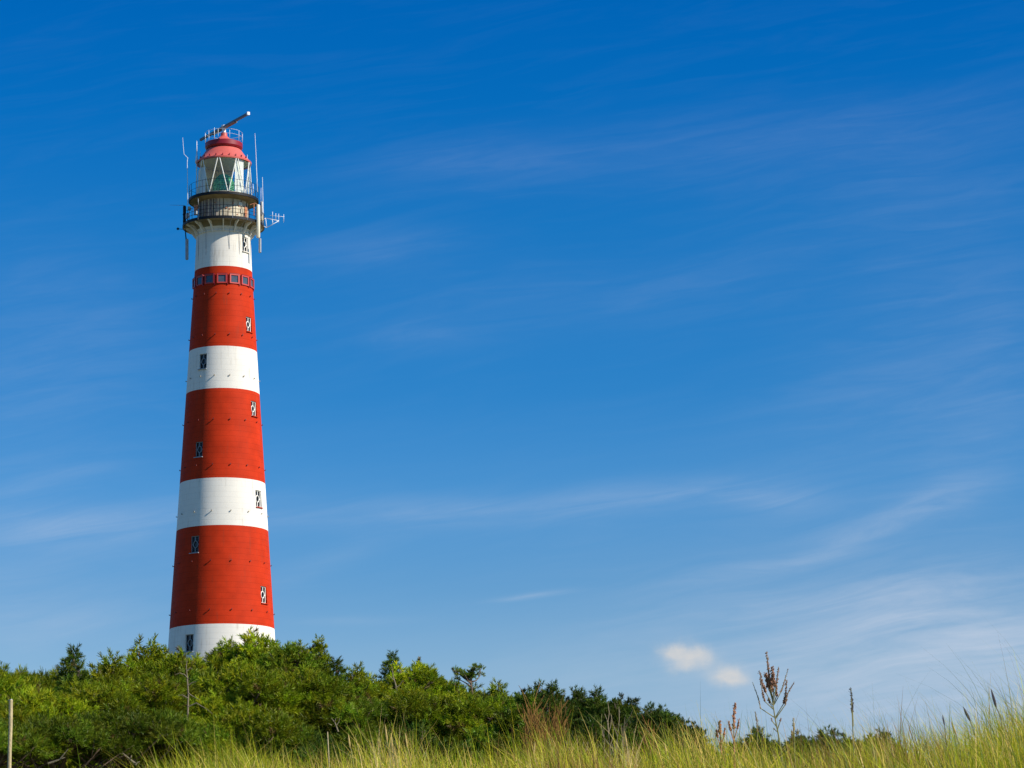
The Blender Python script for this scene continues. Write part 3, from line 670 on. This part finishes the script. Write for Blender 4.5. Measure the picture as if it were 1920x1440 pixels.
def pine(name, key, px, row, Yd, wid, label, group, cat='pine tree', rot=0.0):
    top = at(px, row, Yd); gz = float(ground(top.x, Yd)); H = max(.8, top.z - gz)
    wid *= 1.22
    if wid < 250 and Yd > 61 and key in 'abcdkst': key = {'a': 'ca', 'b': 'cb', 'c': 'cc', 'd': 'cd', 'k': 'ck', 's': 'ck', 't': 'ct'}[key]
    wu = {'l': 2.7, 'm': 2.7, 'u': 4.2}.get(key, 2.9 if key[0] == 'c' and len(key) == 2 else 5.4)
    cm, tm, hm = PROTO[key]
    s_ = max(.5 if key == 'u' else .6, wid / F * Yd / wu)
    o = empty(name, (top.x, Yd, gz), rot, label=label, cat=cat, group=group)
    c = link('crown', cm, None, o); c.scale = (s_, s_, s_); c.location = (0, 0, H - s_ * hm)
    t = link('trunk', tm, None, o); t.scale = (s_, s_, s_); t.location = c.location
    foot = H - s_ * hm                                     # straight lower bole down to the sand
    if foot > .1:
        MB().tube([(0, 0, -.3), (.03, 0, foot * .5), (0, 0, foot + .1)], [.17 * s_ + .03, .16 * s_, .15 * s_], 8).build('lower_bole', BARK, o)
    return o
TREES = [
 # skyline, far row (px, row of top, distance, width in px)
 ('b', -30, 1252, 74, 260, 'leftmost skyline pine, cut by the left edge of the frame', G1),
 ('c', 80, 1256, 78, 230, 'low rounded pine on the skyline between the left edge and the pointed pine', G1),
 ('l', 138, 1216, 74, 110, 'narrow pointed dark pine standing up from the skyline far left', G1),
 ('a', 205, 1232, 76, 190, 'rounded pine just right of the narrow pointed one on the skyline', G1),
 ('a', 278, 1203, 80, 190, 'highest rounded pine to the left of the lighthouse base', G1),
 ('b', 340, 1224, 76, 150, 'yellow green pine in front of the left edge of the lighthouse base', G1),
 ('d', 425, 1204, 84, 110, 'small open topped pine whose tips show against the white base', G1),
 ('b', 478, 1188, 82, 180, 'broad bright pine covering the right half of the white base', G1),
 ('c', 545, 1210, 80, 150, 'pine just right of the lighthouse base on the skyline', G1),
 ('m', 597, 1200, 82, 110, 'pointed pine tip right of the tower, before the skyline drops', G1),
 ('l', 632, 1238, 80, 80, 'small spiky blue green pine in the dip right of the tower', G1),
 ('a', 672, 1252, 78, 150, 'rounded pine right of the small spiky one', G1),
 ('l', 735, 1226, 84, 76, 'thin young pine with a bare stem rising above its neighbours mid skyline', G1),
 ('b', 778, 1242, 80, 140, 'bright yellow green rounded pine beside the thin young pine', G1),
 ('c', 840, 1274, 82, 140, 'low rounded pine to the left of the umbrella pine', G1),
 ('u', 882, 1249, 80, 68, 'open umbrella shaped pine top with a forked bare stem', G1),
 ('a', 930, 1284, 80, 150, 'sloping green pine to the right of the umbrella pine', G1),
 ('k', 1008, 1282, 72, 130, 'dark pine with tufted top above the brown dead shrub', G3),
 ('s', 1085, 1294, 74, 140, 'dark wide shrubby pine right of the tufted dark pine', G3),
 ('l', 1118, 1294, 72, 56, 'small upright dark pine tip above the shrubby skyline', G3),
 ('t', 1160, 1308, 72, 130, 'dark green shrubby pine where the skyline steps down to the right', G3),
 ('k', 1222, 1322, 70, 110, 'dark pointed pine near the end of the wood on the right', G3),
 ('s', 1276, 1346, 70, 110, 'last low dark pine at the right end of the wood', G3),
 ('s', 1418, 1370, 62, 100, 'dark pine top peeping over the grass left of the tall dock plant', G3),
 ('t', 1500, 1378, 62, 90, 'dark pine top peeping over the grass right of the tall dock plant', G3),
 ('s', 1560, 1368, 62, 60, 'small dark pine top peeping over the grass left of the dark seed spike', G3),
 ('t', 1640, 1374, 64, 110, 'dark pine top peeping over the grass right of the dark seed spike', G3),
 # middle row
 ('c', 40, 1300, 66, 260, 'mid slope pine behind the pale wooden post', G2),
 ('a', 160, 1285, 67, 250, 'mid slope pine under the narrow pointed skyline pine', G2),
 ('b', 262, 1262, 69, 230, 'bright mid slope pine under the highest left pine', G2),
 ('d', 368, 1262, 70, 190, 'thin mid slope pine around the pale dead trunk', G2),
 ('a', 455, 1248, 70, 240, 'mid slope pine under the broad bright pine at the white base', G2),
 ('c', 565, 1262, 71, 230, 'mid slope pine under the skyline pines just right of the tower', G2),
 ('d', 665, 1300, 71, 210, 'mid slope pine left of the dark hollow with pale branches', G2),
 ('a', 770, 1292, 72, 220, 'mid slope pine under the bright rounded pine of the middle skyline', G2),
 ('c', 880, 1304, 72, 220, 'mid slope pine under the umbrella pine', G2),
 ('d', 975, 1312, 68, 170, 'mid slope dark pine left of the brown dead shrub', G2),
 # front row
 ('p', -20, 1350, 57, 250, 'low front pine at the left edge beside the wooden post', G2),
 ('p', 110, 1345, 58, 260, 'dark low front pine right of the wooden post', G2),
 ('p', 225, 1335, 59, 250, 'front pine at the left end of the bright dune grass', G2),
 ('d', 345, 1338, 60, 240, 'front pine above the broken dead branch in the grass', G2),
 ('a', 465, 1325, 60, 260, 'front pine standing over the grass below the lighthouse', G2),
 ('k', 560, 1350, 60, 170, 'small dark front pine left of the thin short stake', G2),
 ('ck', 1100, 1352, 64, 170, 'low dark pine low on the slope behind the smaller brown shrub', G3),
 ('ct', 1196, 1366, 63, 170, 'low dark pine low on the slope behind the tawny shrub', G3),
 ('ck', 1290, 1386, 61, 150, 'lowest dark pine just behind the grass at the end of the wood', G3),
 ('k', 790, 1362, 62, 180, 'low dark front pine behind the pale seed heads', G2),
]
for i, (key, px, row, Yd, wd, lab, grp) in enumerate(TREES):
    nm = 'shrubby_pine' if key in 'st' else 'pine_tree'
    pine(nm, key, px, row, Yd, wd, lab, grp, 'pine tree', rot=i * 1.9)
# pale dead trunk standing in the pines
def dead(name, pts, Yd, r, mt, subs, label, cat, **kw):
    P = [at(p[0], p[1], Yd) for p in pts]; o = empty(name, P[0], 0, label=label, cat=cat, **kw); o0 = P[0]
    MB().tube([p - o0 for p in P], [r * (1 - .75 * i / (len(P) - 1)) for i in range(len(P))], 7).build('trunk' if cat != 'stake' else 'pole', mt, o)
    for s_ in subs:
        Q = [at(p[0], p[1], Yd + (p[2] if len(p) > 2 else -.2)) - o0 for p in s_]
        MB().tube(Q, [r * .55 * (1 - .7 * i / (len(Q) - 1)) for i in range(len(Q))], 5).build('branch', mt, o)
    return o
dead('dead_tree', [(353, 1400), (352, 1340), (353, 1300), (351, 1270), (349, 1250), (351, 1238)], 64.6, .026, SILVER,
     [[(352, 1272), (346, 1265), (337, 1262), (329, 1265)], [(352, 1286), (360, 1280), (368, 1278)], [(351, 1258), (357, 1252), (362, 1256)], [(353, 1300), (362, 1306), (374, 1312)],
      [(353, 1310), (342, 1303), (334, 1304)], [(353, 1325), (368, 1318), (388, 1330), (398, 1338)]],
     'pale bare dead trunk with side branches showing through pines below the lighthouse', 'dead tree')
dead('dead_tree', [(634, 1372), (628, 1355), (621, 1346)], 57.5, .018, SILVER, [[(630, 1362), (636, 1352), (637, 1346)], [(627, 1354), (630, 1347)], [(622, 1360), (615, 1356)]],
     'short forked pale trunk in the dark hollow right of the tower', 'dead tree')
dead('dead_tree', [(747, 1310), (742, 1285), (737, 1268), (735, 1250)], 79, .03, SILVER, [[(742, 1290), (750, 1284), (755, 1276)], [(739, 1276), (731, 1268)]],
     'thin bare grey stem among the middle skyline pines', 'dead tree')
dead('dead_branch', [(256, 1434), (244, 1424), (230, 1412)], 40, .02, SILVER, [[(244, 1424), (247, 1416)], [(252, 1432), (262, 1428)]],
     'broken grey dead branch lying under pines left of the grass', 'branch')
dead('dead_branch', [(90, 1432), (112, 1424), (128, 1404)], 44, .018, SILVER, [[(112, 1424), (122, 1420)]],
     'curved dead branch in the dark shade right of the wooden post', 'branch')

# ------------------------------------------------------------------ post and stakes
def post(px0, row0, px1, row1, Yd, r, label, name='wooden_post', cat='post', m=WOODP):
    T = at(px0, row0, Yd); Bt = at(px1, row1, Yd); gz = float(ground(Bt.x, Yd)) - .2
    dirv = (T - Bt).normalized(); base = Bt + dirv * ((gz - Bt.z) / dirv.z)
    o = empty(name, base, 0, label=label, cat=cat)
    g = random.Random(3); n = 9
    pts = [(T - base) * (i / (n - 1)) + Vector((g.uniform(-1, 1), 0, 0)) * r * .12 for i in range(n)]
    MB().tube(pts, [r * g.uniform(.93, 1.05) * (1.12 - .15 * i / n) for i in range(n)], 10).build('shaft', m, o)
    return o, T, base
o, T, base = post(20.5, 1312, 18, 1436, 45, .031, 'pale round wooden post at the left edge before dark pines')
MB().tube([T - base + Vector((-.045, 0, -.012)), T - base + Vector((.02, 0, .004))], .010, 5).build('staple', GREYM, o)
post(614, 1372, 615, 1392, 40, .008, 'short pale stake in the grass below the forked trunk', 'wooden_stake', 'stake')

# ------------------------------------------------------------------ marram grass
GRASS = leafmat('grass_blades', .35, 1.0, .5)
def blades(name, n, xr, yr, hr, wid, seed, lean=(0, .25), pal=None, seg=4, hfun=None, kx=None, label=None, cat=None):
    g = np.random.default_rng(seed)
    x = g.uniform(*xr, n); y = g.uniform(*yr, n)
    if kx is not None:
        keep = g.random(n) < kx(x, y); x, y = x[keep], y[keep]; n = len(x)
    z = ground(x, y) - .02
    cl = np.sin(x * 7.3 + 1.1 * np.sin(y * 5)) * .5 + np.sin(x * 2.9 + y * 3.1 + 2) * .5          # clumps
    h = g.uniform(*hr, n) * (1 + .22 * cl) * (hfun(x, y) if hfun is not None else 1)
    h *= np.where(g.random(n) < .1, 1.25, 1)
    a = g.uniform(0, 2 * math.pi, n); b = np.abs(g.normal(lean[0], lean[1], n)); bx = np.cos(a) * b; by = np.sin(a) * b
    if len(lean) > 2: bx = bx + lean[2] * (.4 + g.random(n))
    wv = wid * g.uniform(.55, 1.3, n); fa = g.uniform(0, math.pi, n)
    t = np.linspace(0, 1, seg + 1)[None]
    cx = x[:, None] + bx[:, None] * h[:, None] * (t ** 2.0) ; cy = y[:, None] + by[:, None] * h[:, None] * t ** 2
    cz = z[:, None] + h[:, None] * (t - .28 * (b[:, None] + .15) * t ** 2.5)
    ww = wv[:, None] * (1 - t ** 1.8 * .93) / 2
    ox, oy = np.cos(fa)[:, None] * ww, np.sin(fa)[:, None] * ww
    V = np.stack([np.stack([cx - ox, cy - oy, cz], -1), np.stack([cx + ox, cy + oy, cz], -1)], 2).reshape(-1, 3)
    k_ = (np.arange(n)[:, None] * (seg + 1) + np.arange(seg)[None]).ravel() * 2
    Fc = np.stack([k_, k_ + 1, k_ + 3, k_ + 2], -1)
    pal_ = np.array([p[:3] for p in pal]); pr = np.array([p[3] for p in pal]); pr = pr / pr.sum()
    straw = np.sin(x * 3.7 + 4) * .5 + np.sin(x * 9.1 + y * 2) * .4
    idx = g.choice(len(pal_), n, p=pr); idx = np.where((g.random(n) < .35 * np.clip(straw, 0, 1)), 1, idx)
    cc = pal_[idx] * g.uniform(.7, 1.25, (n, 1))
    rust = np.clip(np.sin(x * 2.3 + .6) * np.sin(y * 1.9 + x * 1.1) * 1.6 - .35, 0, 1) * .55      # weedy brown patches
    rb = g.random(n) < rust; cc[rb] = np.array([.34, .19, .06]) * g.uniform(.6, 1.3, (rb.sum(), 1))
    return link(name, tri_mesh(name, V, Fc, 4, np.repeat(cc, 2 * (seg + 1), 0)), GRASS, label=label, cat=cat, kind='stuff')
PAL = [(.50, .54, .028, .36), (.82, .58, .15, .20), (.23, .31, .014, .22), (.66, .57, .035, .22)]
xl, xr_ = at(150, 1440, 15).x - .5, at(1920, 1440, 16).x + 1.2
lx_ = at(230, 1440, 15).x
blades('dune_grass', 150000, (-4.2, 4.6), (12.6, 19.5), (.27, .50), .0050, 21, (0, .46, -.12), PAL,
       kx=lambda x, y: np.clip((x - lx_ + .25) / .5, .03, 1) * np.clip(.78 + .6 * np.sin(x * 6.1 + 2 * np.sin(y * 2.3)) * np.sin(y * 4.7 + x * 2.2), .25, 1))
PALB = [(.22, .30, .14, .55), (.30, .34, .14, .30), (.5, .42, .2, .15)]
xs1 = at(1180, 1400, 15).x
blades('tall_marram_blades', 2600, (xs1, 4.6), (13.0, 18.5), (.48, .74), .0028, 22, (0, .42, -.32), PALB, seg=6,
       hfun=lambda x, y: .72 + .30 * np.clip((x - xs1) / 2.0, 0, 1), kx=lambda x, y: np.clip((x - xs1) / 1.8, .06, .8))
blades('slope_grass', 30000, (-14, 9), (21, 56), (.30, .6), .012, 23, (0, .3), PAL, seg=3, kx=lambda x, y: np.clip((x + 9) / 8, .12, 1))

# ------------------------------------------------------------------ plants that stand out of the grass
def pgz(p, Yd): return float(ground(p.x, Yd)) - .02
def seedy(b, P, r, g, n, mi=0):
    for _ in range(n):
        q = g.random() * (len(P) - 1.001); i = int(q); c = P[i].lerp(P[i + 1], q - i)
        s = r * g.uniform(.5, 1.1) * (1 - .45 * q / (len(P) - 1)); o = Vector((g.gauss(0, 1), g.gauss(0, 1), g.gauss(0, .6))) * r * .75
        c = c + o
        vs = [c + Vector(v_) * s for v_ in ((1, 0, 0), (0, 1, 0), (-1, 0, 0), (0, -1, 0), (0, 0, 1.4), (0, 0, -1.4))]
        b.add(vs, [(0, 1, 4), (1, 2, 4), (2, 3, 4), (3, 0, 4), (1, 0, 5), (2, 1, 5), (3, 2, 5), (0, 3, 5)], mi)
def dock(name, stem, spikes, Yd, label, cat, seedm, sr=.0040, stemr=.005, seed=1, group=None, dens=330, stemm=STEM):
    g = random.Random(seed); P = [at(*p, Yd) for p in stem]; b0 = Vector((P[0].x, P[0].y, pgz(P[0], Yd)))
    o = empty(name, b0, 0, label=label, cat=cat, group=group)
    Q = [Vector((0, 0, 0))] + [p - b0 for p in P]
    MB().tube(Q, [stemr * (1 - .7 * i / (len(Q) - 1)) for i in range(len(Q))], 6).build('stem', stemm, o)
    for sp_ in spikes:
        pts, k_ = sp_[:-1], sp_[-1]
        W = []
        dy_ = g.uniform(-.06, .06)
        for i, p in enumerate(pts): W.append(at(p[0], p[1], Yd + dy_ * i / max(1, len(pts) - 1)) - b0)
        b = MB(); b.tube(W, [.0028, *([.0022] * (len(W) - 2)), .0012], 4, mi=1)
        ln = sum((W[i + 1] - W[i]).length for i in range(len(W) - 1))
        tail = W[1:] if len(W) > 2 else W
        seedy(b, tail, sr * k_, g, int(dens * ln / .15 * .3 * k_))
        b.build('seed_spike', [seedm, stemm], o)
    return o
dock('dock_plant', [(1465, 1410), (1459, 1375), (1453, 1345), (1449, 1318), (1443, 1280), (1438, 1240)],
     [[(1448, 1310), (1444, 1290), (1441, 1258), (1437, 1222), 1.1], [(1449, 1315), (1441, 1288), (1436, 1262), 1.5], [(1449, 1312), (1452, 1285), (1447, 1250), 1.5],
      [(1450, 1318), (1455, 1290), (1460, 1250), .9], [(1448, 1322), (1436, 1298), (1429, 1280), (1424, 1258), 1.1], [(1450, 1330), (1434, 1315), (1430, 1300), (1425, 1272), .9],
      [(1452, 1345), (1426, 1328), (1422, 1310), (1411, 1279), .6], [(1451, 1322), (1464, 1298), (1470, 1280), (1478, 1254), .7],
      [(1454, 1345), (1470, 1318), (1473, 1300), (1475, 1275), 1.0], [(1454, 1348), (1472, 1322), (1476, 1302), (1489, 1279), .8], [(1449, 1308), (1446, 1296), (1446, 1270), 1.8],
      [(1456, 1362), (1448, 1352), (1446, 1346), .7], [(1457, 1372), (1453, 1368), (1450, 1366), .8], [(1458, 1368), (1463, 1352), (1464, 1346), .7],
      [(1450, 1330), (1443, 1318), (1441, 1308), 1.0], [(1449, 1325), (1456, 1305), (1455, 1285), 1.2]],
     15.0, 'tallest brown branching dock plant with rusty seed clusters above the grass', 'dock plant', SEED, seed=4)
dock('seed_spike_plant', [(1601, 1420), (1600, 1385), (1598, 1345), (1596, 1310)], [[(1600, 1362), (1599, 1335), (1597, 1312), (1595, 1290), 1.05], [(1600, 1352), (1598, 1335), (1597, 1318), .9]],
     15.1, 'single upright dark seed spike standing above the grass at the right', 'dock plant', SEEDD, seed=5, dens=320)
GB = 'rusty low seed stalks left of the tall dock'
dock('rusty_dock', [(1377, 1420), (1376, 1380), (1376, 1350)], [[(1376, 1395), (1376, 1365), (1376, 1340), (1379, 1318), 1.2], [(1376, 1390), (1370, 1370), (1366, 1352), 1.0], [(1377, 1385), (1383, 1365), (1386, 1348), .9]],
     14.6, 'rust coloured dock stalk with a thin pointed tip, left of the tall dock', 'dock plant', RUSTY, seed=6, group=GB, stemm=RUSTY, sr=.0042)
dock('rusty_dock', [(1353, 1420), (1351, 1385), (1350, 1365)], [[(1351, 1400), (1350, 1375), (1349, 1352), 1.3], [(1351, 1400), (1345, 1382), (1343, 1368), 1.0], [(1352, 1398), (1357, 1380), (1359, 1366), 1.0]],
     14.7, 'short bushy rust coloured dock, leftmost of the rusty stalks above the grass', 'dock plant', RUSTY, seed=7, group=GB, stemm=RUSTY, sr=.0042)
dock('rusty_dock', [(1420, 1420), (1420, 1385), (1419, 1365)], [[(1420, 1392), (1420, 1372), (1419, 1350), (1416, 1334), .8]],
     14.9, 'small dark tipped rusty stalk immediately left of the tall dock stem', 'dock plant', SEED, seed=8, group=GB)
dock('straw_dock', [(1490, 1420), (1489, 1385), (1488, 1360)], [[(1490, 1395), (1489, 1370), (1487, 1346), .9], [(1490, 1392), (1485, 1378), (1484, 1368), .7], [(1490, 1390), (1495, 1376), (1496, 1366), .7]],
     14.9, 'straw coloured seed stalk just right of the tall dock plant', 'dock plant', STRAW, seed=9)
def ear(pts, Yd, label, m, r=.0065, seed=1, group=None):
    g = random.Random(seed); P = [at(*p, Yd) for p in pts]; b0 = Vector((P[0].x, P[0].y, pgz(P[0], Yd)))
    o = empty('marram_ear', b0, 0, label=label, cat='grass ear', group=group)
    Q = [Vector((0, 0, 0))] + [p - b0 for p in P]
    MB().tube(Q[:-1], .0022, 5).build('stalk', STEM, o)
    a, b_ = Q[-2], Q[-1]; pp = [a.lerp(b_, q) for q in np.linspace(0, 1, 7)]
    MB().tube(pp, [r * k_ for k_ in (.4, .85, 1, .95, .8, .5, .12)], 6).build('ear', m, o)
    return o
GE = 'marram ears above the grass'
ear([(1885, 1400), (1876, 1345), (1868, 1326), (1858, 1291)], 14.5, 'dark leaning ear, tallest of the marram ears near the right edge', SEEDD, .007, 1, GE)
ear([(1835, 1400), (1824, 1365), (1819, 1352), (1806, 1325)], 14.5, 'dark leaning ear, shorter one left of the tallest right edge ear', SEEDD, .007, 2, GE)
ear([(1775, 1400), (1771, 1360), (1767, 1340)], 14.6, 'small grey ear left of the orange bladed tuft at right', SEEDD, .004, 3, GE)
ear([(1800, 1400), (1793, 1378), (1783, 1352)], 14.4, 'pale orange ear between grey ones at the right', STRAW, .0055, 4, GE)
GS = 'pale straw ears in the middle of the grass'
for i, (px, r0, r1, ln, lab) in enumerate(((657, 1412, 1376, -4, 'pale straw ear, leftmost of the middle group'), (727, 1408, 1358, -5, 'tallest pale straw ear in the middle grass'),
        (736, 1412, 1374, -3, 'shorter pale straw ear just right of the tallest middle one'), (764, 1412, 1374, -4, 'pale straw ear with a slight lean right of the tallest middle pair'), (1000, 1424, 1390, 3, 'pale ear in the grass below the brown dead shrub'),
        (1176, 1412, 1370, -5, 'pale straw ear below the second brown shrub'), (1250, 1424, 1392, -4, 'pale ear at the end of the pine wood'), (1640, 1424, 1398, -4, 'pale ear right of the dark spike'))):
    ear([(px + 6, 1436), (px + 2, r0 - 4), (px + ln * .2, (r0 + r1) / 2 + 8), (px + ln, r1)], 14.6, lab, STRAW, .0045, 10 + i, GS)
blades('straw_tussock', 110, (at(690, 1400, 14.6).x, at(765, 1400, 14.6).x), (14.2, 15.0), (.34, .50), .005, 31, (0, .22), [(.80, .58, .26, .8), (.60, .50, .14, .2)])
blades('straw_tussock', 80, (at(1165, 1400, 14.4).x, at(1195, 1400, 14.4).x), (14.2, 14.7), (.36, .54), .005, 32, (0, .25), [(.78, .56, .26, .8), (.60, .50, .14, .2)])
# bare brown dead shrubs behind the crest
def twigs(name, pxc, row0, row1, wpx, Yd, n, label, m, r=.006, seed=1, fine=5):
    g = random.Random(seed); c = at(pxc, row0, Yd); b0 = Vector((c.x, Yd, float(ground(c.x, Yd)) - .02))
    o = empty(name, b0, 0, label=label, cat='dead shrub', group='bare brown shrubs before the pines')
    b = MB(); f = MB(); top = at(pxc, row1, Yd); s = Yd / F; H = top.z - b0.z
    for i in range(n):
        x1 = g.uniform(-.5, .5) * wpx * s; h = H * g.uniform(.84, 1.0); dyy = g.uniform(-.4, .4)
        pts = [Vector((x1 * q ** 1.3 * 1.0 + g.uniform(-1, 1) * .05 * q, dyy * q, h * q)) for q in np.linspace(0, 1, 6)]
        b.tube(pts, [r * 1.6 * (1 - .75 * q) for q in np.linspace(0, 1, 6)], 4)
        for k_ in range(fine):
            q = g.uniform(.62, .98); j = int(q * 5); p0 = pts[j].lerp(pts[min(j + 1, 5)], q * 5 - j)
            d = Vector((g.uniform(-.5, .5), g.uniform(-.5, .5), g.uniform(.6, 1))).normalized() * H * g.uniform(.05, .15)
            f.tube([p0, p0 + d * .5 + Vector((g.uniform(-.02, .02), 0, 0)), p0 + d], [r * .7, r * .6, r * .4], 3, cap=False)
    b.build('stems', m, o); f.build('twigs', m, o); return o
twigs('brown_shrub', 1018, 1420, 1318, 76, 30, 40, 'largest bare rust brown shrub in front of the dark pines', TWIG, .006, 3, 12)
twigs('brown_shrub', 1150, 1420, 1342, 44, 30, 7, 'smaller bare brown shrub with forked pale twigs, right of the largest', SILVER, .006, 5, 5)
twigs('brown_shrub', 1215, 1420, 1352, 50, 30, 14, 'low tawny shrub near the end of the pine wood', TWIG, .006, 6, 6)
twigs('brown_shrub', 1290, 1420, 1368, 50, 30, 10, 'low thin brown shrub between the wood and the rusty docks', TWIG, .005, 8, 6)
twigs('brown_shrub', 1065, 1420, 1362, 60, 29, 12, 'low grey twiggy shrub between the two brown ones', SILVER, .006, 9, 5)
